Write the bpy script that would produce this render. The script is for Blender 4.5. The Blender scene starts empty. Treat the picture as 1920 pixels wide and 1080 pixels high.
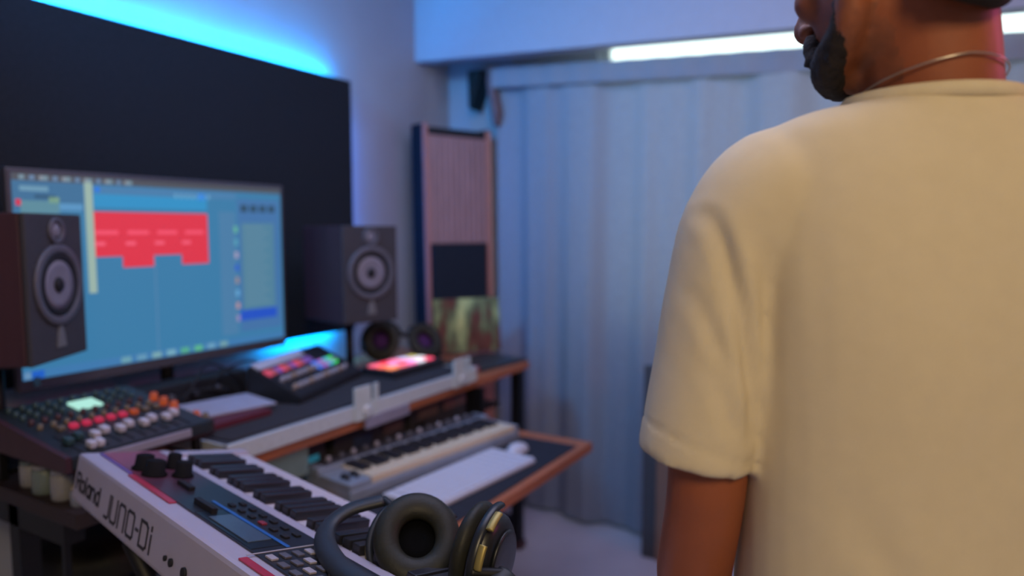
import bpy, bmesh, math, random
from mathutils import Vector, Matrix, noise
random.seed(7)
S = bpy.context.scene
COL = S.collection
R = math.radians

# ------------------------------------------------------------------ camera
cam_d = bpy.data.cameras.new('camera')
cam = bpy.data.objects.new('camera', cam_d)
COL.objects.link(cam)
cam.location = (0, 0, 1.35)
cam.rotation_euler = (R(90 - 4.837), 0, R(30.3 - 90))
cam_d.sensor_width = 36
cam_d.lens = 24.375
cam_d.clip_start = 0.02
cam_d.dof.use_dof = True
cam_d.dof.focus_distance = 0.86
cam_d.dof.aperture_fstop = 1.8
S.camera = cam
S.view_settings.view_transform = 'Standard'
S.view_settings.look = 'None'
S.view_settings.exposure = 0.0
S.view_settings.gamma = 1.0
S.view_settings.use_curve_mapping = False

# ------------------------------------------------------------------ daylight outside the window
w = bpy.data.worlds.new('daylight')
S.world = w
w.use_nodes = True
bg = w.node_tree.nodes['Background']
bg.inputs[0].default_value = (0.80, 1.0, 0.96, 1)
bg.inputs[1].default_value = 2.6

def area(name, loc, target, size, power, color, sizey=None, spread=None):
    l = bpy.data.lights.new(name, 'AREA')
    l.shape = 'RECTANGLE'
    l.size = size
    l.size_y = sizey or size
    l.energy = power
    l.color = color
    if spread: l.spread = R(spread)
    o = bpy.data.objects.new(name, l)
    COL.objects.link(o)
    o.location = loc
    o.rotation_euler = (Vector(target) - Vector(loc)).to_track_quat('-Z', 'Y').to_euler()
    return o
# warm lamp of the room behind the camera, lilac ceiling light, pink accent light
area('warm_room_lamp', (-0.9, -0.9, 2.35), (0.8, 0.0, 1.1), 0.5, 24, (1.0, 0.77, 0.45))
area('ceiling_light', (1.3, 0.6, 2.56), (1.3, 0.6, 0), 1.6, 22, (0.70, 0.70, 1.0), 1.2)
area('pink_accent_lamp', (1.9, -1.5, 2.0), (0.8, 0.0, 1.45), 0.3, 5.0, (1.0, 0.15, 0.42))
area('added_blue_fill', (0.35, 1.75, 2.45), (2.9, 1.35, 1.95), 0.35, 14, (0.05, 0.42, 1.0), spread=105)  # added blue fill aimed at beam and curtain, besides the LED strips

# ------------------------------------------------------------------ materials
def lin(h):
    h = h.lstrip('#')
    out = []
    for i in (0, 2, 4):
        c = int(h[i:i + 2], 16) / 255
        out.append(c / 12.92 if c <= 0.04045 else ((c + 0.055) / 1.055) ** 2.4)
    return out
MATS = {}
def mat(name, hexc, rough=0.5, metal=0.0, var=0.05, scale=30, bump=0.0, em=0.0, emc=None, trans=0.0, stretch=None, bscale=None, spec=None):
    if name in MATS: return MATS[name]
    m = bpy.data.materials.new(name)
    m.use_nodes = True
    nt = m.node_tree
    b = nt.nodes['Principled BSDF']
    c = lin(hexc)
    tc = nt.nodes.new('ShaderNodeTexCoord')
    mp = nt.nodes.new('ShaderNodeMapping')
    if stretch: mp.inputs['Scale'].default_value = stretch
    nt.links.new(tc.outputs['Object'], mp.inputs[0])
    nz = nt.nodes.new('ShaderNodeTexNoise')
    nz.inputs['Scale'].default_value = scale
    nz.inputs['Detail'].default_value = 4
    nt.links.new(mp.outputs[0], nz.inputs['Vector'])
    cr = nt.nodes.new('ShaderNodeValToRGB')
    cr.color_ramp.elements[0].position = 0.3
    cr.color_ramp.elements[1].position = 0.7
    cr.color_ramp.elements[0].color = [max(0, x * (1 - var)) for x in c] + [1]
    cr.color_ramp.elements[1].color = [min(1, x * (1 + var)) for x in c] + [1]
    nt.links.new(nz.outputs[0], cr.inputs[0])
    nt.links.new(cr.outputs[0], b.inputs['Base Color'])
    b.inputs['Roughness'].default_value = rough
    b.inputs['Metallic'].default_value = metal
    if spec is not None: b.inputs['Specular IOR Level'].default_value = spec
    if bump:
        bp = nt.nodes.new('ShaderNodeBump')
        bp.inputs['Strength'].default_value = bump
        bp.inputs['Distance'].default_value = 0.002
        n2 = nt.nodes.new('ShaderNodeTexNoise')
        n2.inputs['Scale'].default_value = bscale or scale * 6
        nt.links.new(mp.outputs[0], n2.inputs['Vector'])
        nt.links.new(n2.outputs[0], bp.inputs['Height'])
        nt.links.new(bp.outputs[0], b.inputs['Normal'])
    if em:
        b.inputs['Emission Color'].default_value = lin(emc or hexc) + [1]
        b.inputs['Emission Strength'].default_value = em
    if trans:
        b.inputs['Transmission Weight'].default_value = trans
    MATS[name] = m
    return m
wallm = mat('wall_paint', 'A5A8B2', 0.9, var=0.03, scale=6, bump=0.05)
ceilm = mat('ceiling_paint', 'BEBEC4', 0.9, var=0.02)
floorm = mat('floor_tile', 'BDBBC6', 0.35, var=0.05, scale=5)
beamm = mat('beam_paint', 'A8ACBC', 0.85, var=0.02)
basem = mat('baseboard_paint', '77757C', 0.6)
blackm = mat('black_plastic', '24252B', 0.45, spec=0.3)
softblack = mat('black_foam', '3A383C', 0.95, var=0.15, scale=200, spec=0.1)
panelm = mat('black_fabric', '292C33', 0.95, var=0.12, scale=90, bump=0.3, spec=0.05)
charcoal = mat('charcoal_vinyl', '3E3C42', 0.6, spec=0.3)
cone = mat('speaker_cone', '7A7684', 0.55)
rubber = mat('rubber', '1E1D22', 0.6, spec=0.3)
ringm = mat('grey_ring', '56545E', 0.45)
maroon = mat('maroon_vinyl', '40232B', 0.5, var=0.12, scale=20, stretch=(1, 1, 0.1))
desk_wood = mat('orange_wood', 'A35E3C', 0.45, var=0.18, scale=12, stretch=(0.5, 8, 8))
dark_wood = mat('dark_wood', '44262A', 0.55, var=0.2, scale=12)
frame_wood = mat('mahogany', 'B47A74', 0.5, var=0.15, scale=14, stretch=(6, 6, 0.5))
slat_wood = mat('slat_wood', 'AA8282', 0.6, var=0.15, scale=14, stretch=(6, 6, 0.5))
brown_wood = mat('brown_wood', '8B6A58', 0.6, var=0.12, stretch=(6, 6, 0.5))
steel = mat('black_steel', '0F0F13', 0.5, metal=0.2)
alu = mat('aluminium', 'C6CCD0', 0.38, metal=0.2, var=0.06, scale=60)
alu_br = mat('bright_aluminium', 'C8D0D0', 0.3, metal=0.2)
white_pl = mat('white_plastic', 'BFB9C6', 0.42, var=0.02)
synth_w = mat('synth_white', 'A9A2B4', 0.4, var=0.02)
keyw = mat('white_key', 'C2BCC8', 0.3, var=0.01)
keyc = mat('cream_key', 'D2BFA4', 0.35, var=0.02)
keyb = mat('black_key', '24242B', 0.35)
kbw = mat('keyboard_white', 'C2C2CE', 0.45, var=0.02)
paperm = mat('paper_white', '9D9CAE', 0.8)
gold = mat('brass', '9A8A50', 0.45, metal=0.5)
padm = mat('ear_leather', '25251F', 0.5, var=0.15, scale=60, bump=0.15, bscale=250, spec=0.25)
hp_plastic = mat('headphone_plastic', '1C1F23', 0.35)
hp_cloth = mat('driver_cloth', '0C0D10', 0.95, spec=0.05)
skin = mat('skin', '93502F', 0.5, var=0.1, scale=9, bump=0.12, bscale=150)
hairm = mat('hair', '140F10', 0.85, var=0.3, scale=150, bump=0.8, bscale=300)
beardm = mat('beard_hair', '1D1415', 0.85, var=0.3, scale=150, bump=0.8, bscale=300)
shirtm = mat('cream_cotton', 'D2C4A8', 0.92, var=0.02, scale=50, bump=0.12, bscale=500, spec=0.15)
collarm = mat('cream_rib', 'D2C4A8', 0.92, var=0.03, scale=80, bump=0.3, bscale=400, spec=0.15)
denim = mat('dark_trousers', '23252E', 0.85)
shoem = mat('shoe_leather', '1A1716', 0.5)
silver = mat('silver', 'C8C0B4', 0.3, metal=0.9)
redm = mat('red_plastic', 'A82A3C', 0.4)
white_k = mat('knob_grey', 'A09AA4', 0.5)
def glow(name, hexc, s): return mat(name, '202020', 0.5, em=s, emc=hexc)

# ------------------------------------------------------------------ mesh helpers
def T(M, p): return M @ Vector(p)
I4 = Matrix.Identity(4)
def box(bm, x0, x1, y0, y1, z0, z1, M=I4, mi=0, bev=0.0):
    vs = [bm.verts.new(T(M, (x, y, z))) for x in (x0, x1) for y in (y0, y1) for z in (z0, z1)]
    fs = []
    for q in ((0, 1, 3, 2), (4, 6, 7, 5), (0, 4, 5, 1), (2, 3, 7, 6), (0, 2, 6, 4), (1, 5, 7, 3)):
        f = bm.faces.new([vs[i] for i in q]); f.material_index = mi; fs.append(f)
    if bev:
        es = list({e for f in fs for e in f.edges})
        r = bmesh.ops.bevel(bm, geom=es, offset=bev, segments=2, affect='EDGES', profile=0.6)
        for f in r['faces']: f.material_index = mi
    return vs
def loft(bm, rings, cap=True, mi=0, closed=True, loop=False):
    vr = [[bm.verts.new(p) for p in r] for r in rings]
    n = len(vr[0])
    pairs = list(zip(vr[:-1], vr[1:]))
    if loop: pairs.append((vr[-1], vr[0]))
    for a, b in pairs:
        for i in range(n if closed else n - 1):
            f = bm.faces.new((a[i], a[(i + 1) % n], b[(i + 1) % n], b[i])); f.material_index = mi; f.smooth = True
    if cap and not loop:
        f = bm.faces.new(list(reversed(vr[0]))); f.material_index = mi
        f = bm.faces.new(vr[-1]); f.material_index = mi
def frame(d, ref=Vector((0, 0, 1))):
    d = Vector(d).normalized()
    if abs(d.dot(ref)) > 0.95: ref = Vector((1, 0, 0))
    a = d.cross(ref).normalized()
    return a, a.cross(d).normalized()
def smoothpath(pts, k=6):
    pts = [Vector(p) for p in pts]
    if len(pts) < 3: return pts
    out = []
    for i in range(len(pts) - 1):
        p0 = pts[max(i - 1, 0)]; p1 = pts[i]; p2 = pts[i + 1]; p3 = pts[min(i + 2, len(pts) - 1)]
        for j in range(k):
            t = j / k
            out.append(0.5 * ((2 * p1) + (p2 - p0) * t + (2 * p0 - 5 * p1 + 4 * p2 - p3) * t * t + (3 * p1 - p0 - 3 * p2 + p3) * t ** 3))
    out.append(pts[-1])
    return out
def tube(bm, pts, r, n=10, mi=0, k=6, sx=1.0, sy=1.0, M=I4, loop=False, smooth=True):
    P = smoothpath(pts, k) if smooth else [Vector(p) for p in pts]
    P = [T(M, p) for p in P]
    m = len(P)
    rings = []
    a_prev = None
    for i, p in enumerate(P):
        if loop: d = P[(i + 1) % m] - P[i - 1]
        else: d = P[min(i + 1, m - 1)] - P[max(i - 1, 0)]
        if a_prev is None: a, b = frame(d)
        else:
            dn = d.normalized()
            a = (a_prev - dn * a_prev.dot(dn)).normalized(); b = a.cross(dn).normalized()
        a_prev = a
        if isinstance(r, (list, tuple)):
            t = i / (m - 1) * (len(r) - 1); j = min(int(t), len(r) - 2); rr = r[j] + (r[j + 1] - r[j]) * (t - j)
        else: rr = r
        rings.append([p + a * math.cos(2 * math.pi * q / n) * rr * sx + b * math.sin(2 * math.pi * q / n) * rr * sy for q in range(n)])
    loft(bm, rings, mi=mi, loop=loop)
def lathe(bm, prof, n=32, M=I4, mi=0, sx=1, sy=1):
    rings = [[T(M, (r * sx * math.cos(2 * math.pi * i / n), r * sy * math.sin(2 * math.pi * i / n), z)) for i in range(n)] for r, z in prof]
    loft(bm, rings, mi=mi)
def ell(bm, c, r, M=I4, u=20, v=12, mi=0):
    c = Vector(c)
    rings = []
    for j in range(v + 1):
        th = math.pi * (0.02 + 0.96 * j / v)
        rings.append([T(M, (c.x + r[0] * math.sin(th) * math.cos(2 * math.pi * i / u), c.y + r[1] * math.sin(th) * math.sin(2 * math.pi * i / u), c.z - r[2] * math.cos(th))) for i in range(u)])
    loft(bm, rings, mi=mi)
def obj(name, bm, m, parent=None, label=None, M=None, sm=None):
    bmesh.ops.recalc_face_normals(bm, faces=bm.faces)
    me = bpy.data.meshes.new(name)
    bm.to_mesh(me); bm.free()
    for x in (m if isinstance(m, (list, tuple)) else [m]): me.materials.append(x)
    if sm:
        for p in me.polygons: p.use_smooth = True
    o = bpy.data.objects.new(name, me)
    COL.objects.link(o)
    if M is not None: o.matrix_world = M
    if parent: o.parent = parent
    if label: o['label'] = label
    return o
def thing(name, label, cat, loc=(0, 0, 0), rz=0, group=None):
    o = bpy.data.objects.new(name, None)
    COL.objects.link(o)
    o.location = loc; o.rotation_euler = (0, 0, rz)
    o.empty_display_size = 0.05
    o['label'] = label; o['category'] = cat
    if group: o['group'] = group
    return o
def tag(o, label, cat, group=None):
    o['label'] = label; o['category'] = cat
    if group: o['group'] = group
    return o
def struct(name, bm, m):
    o = obj(name, bm, m); o['kind'] = 'structure'; return o
def B(): return bmesh.new()
def bxo(name, m, parent, *a, bev=0.0, label=None, M=I4):
    bm = B(); box(bm, *a, bev=bev, M=M); return obj(name, bm, m, parent, label)
def fuse(bm, voxel, it=4, f=0.5):
    bmesh.ops.recalc_face_normals(bm, faces=bm.faces)
    me = bpy.data.meshes.new('tmp'); bm.to_mesh(me); bm.free()
    o = bpy.data.objects.new('tmp', me); COL.objects.link(o)
    md = o.modifiers.new('r', 'REMESH'); md.mode = 'VOXEL'; md.voxel_size = voxel; md.use_smooth_shade = True
    if it:
        s = o.modifiers.new('s', 'SMOOTH'); s.iterations = it; s.factor = f
    bpy.context.view_layer.update()
    dg = bpy.context.evaluated_depsgraph_get()
    me2 = bpy.data.meshes.new_from_object(o.evaluated_get(dg))
    bpy.data.objects.remove(o); bpy.data.meshes.remove(me)
    out = B(); out.from_mesh(me2); bpy.data.meshes.remove(me2)
    for fc in out.faces: fc.smooth = True; fc.material_index = 0
    return out

# ================================================================== the room
bm = B(); box(bm, -1.6, 3.1, -1.9, 2.23, -0.05, 0); struct('floor', bm, floorm)
bm = B(); box(bm, -1.6, 3.1, -1.9, 2.23, 2.6, 2.65); struct('ceiling', bm, ceilm)
bm = B(); box(bm, -1.6, 3.1, 2.13, 2.23, 0, 2.6); struct('wall_left', bm, wallm)
bm = B(); box(bm, -1.6, 3.1, -1.9, -1.8, 0, 2.6); struct('wall_right', bm, wallm)
bm = B(); box(bm, -1.6, -1.5, -1.8, 2.13, 0, 2.6); struct('wall_front', bm, wallm)
WY0, WY1, WZ0, WZ1 = -1.3, 1.30, 0.9, 2.4
bm = B()
box(bm, 3.0, 3.1, -1.8, WY0, 0, 2.6); box(bm, 3.0, 3.1, WY1, 2.13, 0, 2.6)
box(bm, 3.0, 3.1, WY0, WY1, 0, WZ0); box(bm, 3.0, 3.1, WY0, WY1, WZ1, 2.6)
struct('wall_back', bm, wallm)
wn = bpy.data.objects.new('window_1', None); COL.objects.link(wn); wn['kind'] = 'structure'
bm = B()
for a in ((WY0, WY0 + .05), (WY1 - .05, WY1), (-0.1, -0.05)): box(bm, 3.02, 3.06, a[0], a[1], WZ0, WZ1)
box(bm, 3.02, 3.06, WY0, WY1, WZ0, WZ0 + .05); box(bm, 3.02, 3.06, WY0, WY1, WZ1 - .05, WZ1)
obj('window_frame', bm, mat('window_white', 'C8CCCC', 0.5), wn)
gm = bpy.data.materials.new('window_glass'); gm.use_nodes = True
gnt = gm.node_tree; gnt.nodes.clear()
go = gnt.nodes.new('ShaderNodeOutputMaterial'); gmx = gnt.nodes.new('ShaderNodeMixShader'); gt = gnt.nodes.new('ShaderNodeBsdfTransparent'); gg = gnt.nodes.new('ShaderNodeBsdfGlossy')
gg.inputs['Roughness'].default_value = 0.05; gmx.inputs[0].default_value = 0.13
gnt.links.new(gt.outputs[0], gmx.inputs[1]); gnt.links.new(gg.outputs[0], gmx.inputs[2]); gnt.links.new(gmx.outputs[0], go.inputs[0])
bm = B(); box(bm, 3.038, 3.042, WY0 + .05, WY1 - .05, WZ0 + .05, WZ1 - .05); obj('window_pane', bm, gm, wn)
# boxed beam in front of the window
bm = B()
def bz(y): return 2.154 - 0.048 * (2.13 - y)
vs = [bm.verts.new(p) for p in ((2.72, 2.13, bz(2.13)), (2.80, 2.13, bz(2.13)), (2.80, 2.13, 2.6), (2.72, 2.13, 2.6), (2.72, -1.8, bz(-1.8)), (2.80, -1.8, bz(-1.8)), (2.80, -1.8, 2.6), (2.72, -1.8, 2.6))]
for q in ((0, 1, 2, 3), (4, 7, 6, 5), (0, 4, 5, 1), (1, 5, 6, 2), (2, 6, 7, 3), (3, 7, 4, 0)): bm.faces.new([vs[i] for i in q])
struct('trim_1', bm, beamm)
bm = B(); box(bm, 2.975, 3.0, -1.8, 2.13, 0, 0.09); struct('baseboard_back', bm, basem)
bm = B(); box(bm, -1.5, 2.975, 2.11, 2.13, 0, 0.09); struct('baseboard_left', bm, basem)

# ================================================================== curtain
cm = bpy.data.materials.new('curtain_cloth'); cm.use_nodes = True
nt = cm.node_tree; nt.nodes.clear()
o_ = nt.nodes.new('ShaderNodeOutputMaterial'); mx = nt.nodes.new('ShaderNodeMixShader'); df = nt.nodes.new('ShaderNodeBsdfDiffuse'); tr = nt.nodes.new('ShaderNodeBsdfTranslucent')
nz = nt.nodes.new('ShaderNodeTexNoise'); nz.inputs['Scale'].default_value = 60
cr = nt.nodes.new('ShaderNodeValToRGB'); cr.color_ramp.elements[0].color = lin('8E929C') + [1]; cr.color_ramp.elements[1].color = lin('9A9EA8') + [1]
nt.links.new(nz.outputs[0], cr.inputs[0]); nt.links.new(cr.outputs[0], df.inputs[0]); nt.links.new(cr.outputs[0], tr.inputs[0])
mx.inputs[0].default_value = 0.13
nt.links.new(df.outputs[0], mx.inputs[1]); nt.links.new(tr.outputs[0], mx.inputs[2]); nt.links.new(mx.outputs[0], o_.inputs[0])
cur = thing('curtain', 'long grey floor-length curtain hanging in soft pleats across the window', 'curtain', (2.86, 0, 0))
def ctop(y): return 2.085 + 0.055 * (y - 1.7)
bm = B()
NY, NZ = 420, 26
rows = []
for j in range(NZ + 1):
    t = j / NZ
    row = []
    for i in range(NY + 1):
        y = 1.76 - 3.4 * i / NY
        amp = 0.011 + 0.009 * t
        ph = y * 2 * math.pi / 0.27 + 1.3 * noise.noise(Vector((y * 2.1, 0, 3.1)))
        dx = amp * math.sin(ph) + 0.007 * math.sin(ph * 2.3 + 1) * (0.5 + 0.5 * t) + 0.045 * noise.noise(Vector((y * 3.2, t * .5, 0)))
        zt = ctop(y)
        z = zt - (zt - 0.02) * t
        row.append(bm.verts.new((dx - 0.03 * max(0, t - .8) , y, z)))
    rows.append(row)
for a, b in zip(rows[:-1], rows[1:]):
    for i in range(NY):
        f = bm.faces.new((a[i], a[i + 1], b[i + 1], b[i])); f.smooth = True
obj('curtain_cloth', bm, cm, cur)
bm = B()   # gathered heading band in front of the rod
rr = []
for z0 in (0.0, -0.075):
    rr.append([bm.verts.new((-0.034 + 0.004 * math.sin(i * .9), 1.765 - 3.4 * i / 200, ctop(1.76 - 3.4 * i / 200) + z0 + (0.012 if z0 == 0 else 0))) for i in range(201)])
for i in range(200):
    f = bm.faces.new((rr[0][i], rr[0][i + 1], rr[1][i + 1], rr[1][i])); f.smooth = True
obj('heading_band', bm, cm, cur)
rod = thing('curtain_rod', 'brown curtain rod end with black bracket at the top left of the curtain', 'curtain rod')
bm = B(); tube(bm, [(2.905, 1.80, 2.05), (2.905, -1.6, 1.88)], 0.011, smooth=False); obj('rod', bm, brown_wood, rod)
bm = B(); tube(bm, [(2.86, 1.79, 2.12), (2.858, 1.785, 2.05), (2.85, 1.765, 1.98), (2.853, 1.75, 1.90), (2.86, 1.755, 1.84)], [0.014, 0.028, 0.036, 0.036, 0.02], sx=0.7); obj('tieback', bm, mat('brown_cord', '6E5A5E', 0.8), rod)
bm = B()
pr = [(1.945, 2.125), (1.865, 2.125), (1.885, 2.05), (1.925, 1.935), (1.938, 1.95)]
for x in (2.90, 2.925): pass
f0 = [bm.verts.new((2.895, y, z)) for y, z in pr]; f1 = [bm.verts.new((2.998, y, z)) for y, z in pr]
bm.faces.new(f0); bm.faces.new(list(reversed(f1)))
for i in range(5): bm.faces.new((f0[i], f1[i], f1[(i + 1) % 5], f0[(i + 1) % 5]))
obj('bracket', bm, steel, rod)

# ================================================================== acoustic panel with LED strips behind it
pn = thing('acoustic_panel', 'large black fabric wall panel backlit in cyan behind the monitor', 'wall panel', (0, 2.05, 0.93))
bm = B(); box(bm, 0.30, 2.19, 0.0, 0.035, 0.0, 1.03, bev=0.004); obj('fabric_board', bm, panelm, pn)
bm = B()
for x in (0.6, 1.3, 1.95): box(bm, x, x + .05, 0.035, 0.08, 0.06, 0.97)
obj('mounting_batten', bm, steel, pn)
led = glow('cyan_led', '00A0FF', 260)
ledb = glow('blue_led', '1880FF', 90)
lt = thing('led_strip', 'glowing cyan LED strip along the panel edges lighting the wall', 'light strip', (0, 2.05, 0.93))
bm = B(); box(bm, 0.32, 2.12, 0.040, 0.050, 1.006, 1.016); obj('top_strip', bm, led, lt)
bm = B(); box(bm, 1.78, 2.12, 0.045, 0.052, 0.018, 0.026); obj('bottom_strip', bm, led, lt)
bm = B(); box(bm, 2.168, 2.176, 0.045, 0.052, 0.10, 0.92); obj('side_strip', bm, ledb, lt)

# ================================================================== leaning wooden slat rack in the corner
fr = thing('slatted_wood_stand', 'tall reddish wooden stand with vertical slats and black square, between wall and curtain', 'rack', (2.54, 1.955, 0), math.atan2(-.37, .93))
WF = 0.375
Hf = 1.83
def sh(z): return 0.03 * (1 - z / Hf) * 1.0
def shbox(bm, x0, x1, y0, y1, z0, z1, mi=0):
    vs = box(bm, x0, x1, y0, y1, z0, z1, mi=mi)
    for v in vs: v.co.x += sh(v.co.z)
bm = B(); shbox(bm, 0, 0.022, -0.012, 0.0, 0, Hf); obj('side_rail', bm, frame_wood, fr)
bm = B(); shbox(bm, WF - .028, WF, -0.012, 0.0, 0, Hf - .01); obj('side_rail', bm, frame_wood, fr)
bm = B(); shbox(bm, 0, 0.012, 0.0, 0.10, 0, Hf); shbox(bm, WF - .012, WF, 0.0, 0.10, 0, Hf); shbox(bm, 0.012, WF - .012, 0.085, 0.10, 0, Hf); obj('case', bm, mat('dark_case', '1A1D26', 0.8, spec=.1), fr)
bm = B(); shbox(bm, .022, WF - .028, -0.006, 0.08, Hf - .05, Hf - .015); obj('top_board', bm, mat('near_black_board', '14161C', 0.7), fr)
bm = B()
x = .024
while x < WF - .035:
    shbox(bm, x, x + .026, -0.008, 0.0, 1.285, Hf - .05); x += .031
obj('slat_panel', bm, slat_wood, fr)
bm = B(); shbox(bm, .022, WF - .028, 0.0, 0.01, 1.28, Hf - .05); obj('slat_backing', bm, maroon, fr)
bm = B(); shbox(bm, .03, WF - .04, -0.02, 0.0, 0.985, 1.28); obj('black_square', bm, mat('black_square', '2A2E38', 0.9, spec=.05), fr)
bm = B(); shbox(bm, .022, WF - .028, -0.004, 0.0, 0.1, 0.985); obj('lower_board', bm, frame_wood, fr)

# ================================================================== desk
DZ = 0.80
dk = thing('studio_desk', 'long wooden studio desk with orange edges, black steel legs and pull-out tray', 'desk', (0, 0, 0))
bm = B(); box(bm, 1.005, 2.505, 1.38, 2.10, DZ - .028, DZ, bev=0.003); obj('desktop', bm, desk_wood, dk)
bxo('end_leaf', mat('near_black_wood', '2E2022', .6), dk, 0.695, 1.0045, 1.38, 2.10, DZ - .032, DZ, bev=.003, label='dark brown left end of the desk top')
for x, y, lw in ((0.705, 1.45, .012), (2.455, 1.40, .04), (0.70, 1.62, .04), (2.455, 2.05, .04)):
    bm = B(); box(bm, x, x + lw, y, y + lw, 0.03, DZ - .032); lg = obj('leg', bm, steel, dk)
    bm = B(); box(bm, x - .005, x + lw + .005, y - .01, y + lw + .01, 0.0, 0.032, bev=.004); obj('foot_block', bm, dark_wood if x > 1 else steel, lg)
bm = B(); box(bm, 0.74, 2.455, 2.055, 2.085, 0.25, 0.30); box(bm, 0.70, 0.74, 1.44, 2.05, 0.72, 0.772); box(bm, 2.455, 2.495, 1.44, 2.05, 0.10, 0.13); obj('steel_rail', bm, steel, dk)
TZ = 0.63
bm = B(); box(bm, 1.00, 2.125, 0.925, 1.39, TZ - .030, TZ, bev=0.003); tr_ = obj('keyboard_tray', bm, desk_wood, dk)
for x in (1.02, 2.09): bxo('tray_hanger', steel, tr_, x, x + .02, 1.35, 1.42, TZ, DZ - .028)
bxo('tray_runner', steel, tr_, 1.98, 2.0, 0.96, 1.38, TZ - .05, TZ - .030)
mm = bxo('desk_mat', mat('dark_mat', '2E3038', 0.85, spec=.1), None, 1.02, 2.055, 0.95, 1.30, TZ, TZ + .003, bev=0.001)
tag(mm, 'dark grey desk mat covering the pull-out keyboard tray', 'desk mat')

# rack units under the desk top
def rackbox(x0, x1, z0, z1, y0, label, plates, mt=charcoal):
    t = thing('rack_unit', label, 'rack unit', (x0, y0, z0), group='audio boxes stored under the desk top')
    bm = B(); box(bm, 0, x1 - x0, 0, 0.30, 0, z1 - z0, bev=.003); obj('housing', bm, mt, t)
    for (px0, px1, pz0, pz1, m_) in plates:
        bm = B(); box(bm, px0, px1, -0.004, -0.0001, pz0, pz1); obj('face_plate', bm, m_, t)
    for kx in (0.03, 0.06):
        bm = B(); lathe(bm, [(0.008, 0), (0.008, 0.012), (0.006, 0.014)], 14, M=Matrix.Translation((kx, 0, 0.03)) @ Matrix.Rotation(R(90), 4, 'X')); obj('knob', bm, blackm, t)
    return t
pinkpl = mat('faded_pink_plate', '7D5C5C', 0.7); brownpl = mat('brown_plate', '6E5850', 0.7)
bluepl = mat('blue_plate', '34425E', 0.5); tealpl = glow('dim_teal_display', '2A7A94', 0.5)
shelf = bxo('under_shelf', steel, None, 1.10, 2.40, 1.46, 1.84, 0.632, 0.642)
shelf.name = 'shelf'; shelf.parent = dk
rackbox(1.14, 1.44, 0.642, 0.735, 1.475, 'black box with dim teal display under the desk, nearest the white synthesizer', [(0.16, 0.27, 0.02, 0.06, tealpl)])
rackbox(1.47, 1.80, 0.642, 0.745, 1.47, 'black box with blue plate under the desk, middle of the stored row', [(0.08, 0.16, 0.03, 0.07, bluepl), (0.22, 0.31, 0.045, 0.075, brownpl)])
rackbox(1.83, 2.20, 0.642, 0.745, 1.47, 'black box with faded pink plates under the desk, nearest the curtain', [(0.04, 0.15, 0.05, 0.085, brownpl), (0.19, 0.33, 0.05, 0.085, pinkpl)])
pb = bxo('storage_tin', mat('pale_teal_tin', '6F8482', 0.4), None, 1.10, 1.30, 1.395, 1.455, 0.69, 0.768, bev=.004)
pb.parent = dk; pb.name = 'drawer_front'

# ================================================================== flight case on the desk
fc = thing('flight_case', 'open black flight case tray with aluminium edges on the desk front', 'flight case', (1.03, 1.37, DZ))
CW, CD, CH = 1.055, 0.33, 0.047
bm = B(); box(bm, 0.005, CW - .005, 0.006, CD - .005, 0, CH - .004, bev=.003); obj('tray_body', bm, charcoal, fc)
bm = B(); box(bm, 0.03, CW - .03, 0.03, CD - .02, CH - .004, CH, bev=.001); obj('foam_lining', bm, softblack, fc)
bm = B()
box(bm, 0, CW, 0, 0.006, 0.002, CH - .012, bev=.001); box(bm, 0, CW, 0, 0.014, CH - .014, CH - .002, bev=.001)
box(bm, CW - .006, CW, 0.006, CD, 0.01, CH - .002, bev=.001); box(bm, 0, .006, 0.006, CD, 0.01, CH - .002, bev=.001)
obj('aluminium_edge', bm, alu, fc)
for lx in (0.42, 0.91):
    bm = B()
    box(bm, lx, lx + .10, -0.006, -0.0001, 0.0, 0.05, bev=.001)
    box(bm, lx, lx + .068, -0.006, 0.002, 0.05, 0.098, bev=.002)
    box(bm, lx + .082, lx + .10, -0.006, 0.002, 0.05, 0.098, bev=.002)
    lt_ = obj('latch', bm, alu_br, fc)
    bm = B(); lathe(bm, [(0.02, 0), (0.02, 0.004), (0.012, 0.006)], 18, M=Matrix.Translation((lx + .05, -.006, .022)) @ Matrix.Rotation(R(90), 4, 'X')); obj('latch_dial', bm, alu, lt_)
bm = B(); box(bm, .46, .66, -0.009, -0.0002, -0.030, 0.004, bev=.001); obj('hasp_plate', bm, mat('lilac_plate', '9A93A6', 0.4, metal=.4), fc)
bm = B(); box(bm, CW - .03, CW + .003, -0.003, 0.03, 0.0, CH + .004, bev=.003); obj('corner_cap', bm, alu_br, fc)

# ================================================================== wedge controller in the case
def wedge(bm, W, D, h0, h1, mi=0):
    vs = [bm.verts.new(p) for p in ((0, 0, 0), (W, 0, 0), (W, D, 0), (0, D, 0), (0, 0, h0), (W, 0, h0), (W, D, h1), (0, D, h1))]
    for q in ((0, 3, 2, 1), (4, 5, 6, 7), (0, 1, 5, 4), (1, 2, 6, 5), (2, 3, 7, 6), (3, 0, 4, 7)): bm.faces.new([vs[i] for i in q]).material_index = mi
def slope_M(loc, D, h0, h1):
    a = math.atan2(h1 - h0, D)
    return Matrix.Translation(loc) @ Matrix.Rotation(a, 4, 'X')
def knob(name, parent, x, y, M, r, h, m, n=16):
    bm = B(); lathe(bm, [(r * 1.15, 0), (r, h * .3), (r * .88, h), (r * .5, h * 1.05)], n, M=M @ Matrix.Translation((x, y, 0.0))); return obj(name, bm, m, parent, sm=True)
W1, D1, a1, b1 = 0.41, 0.17, 0.020, 0.105
zb = DZ + CH
dv = thing('drum_machine', 'black sloped drum machine with coloured pads sitting in the flight case', 'drum machine', (1.385, 1.515, zb), R(17))
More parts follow.
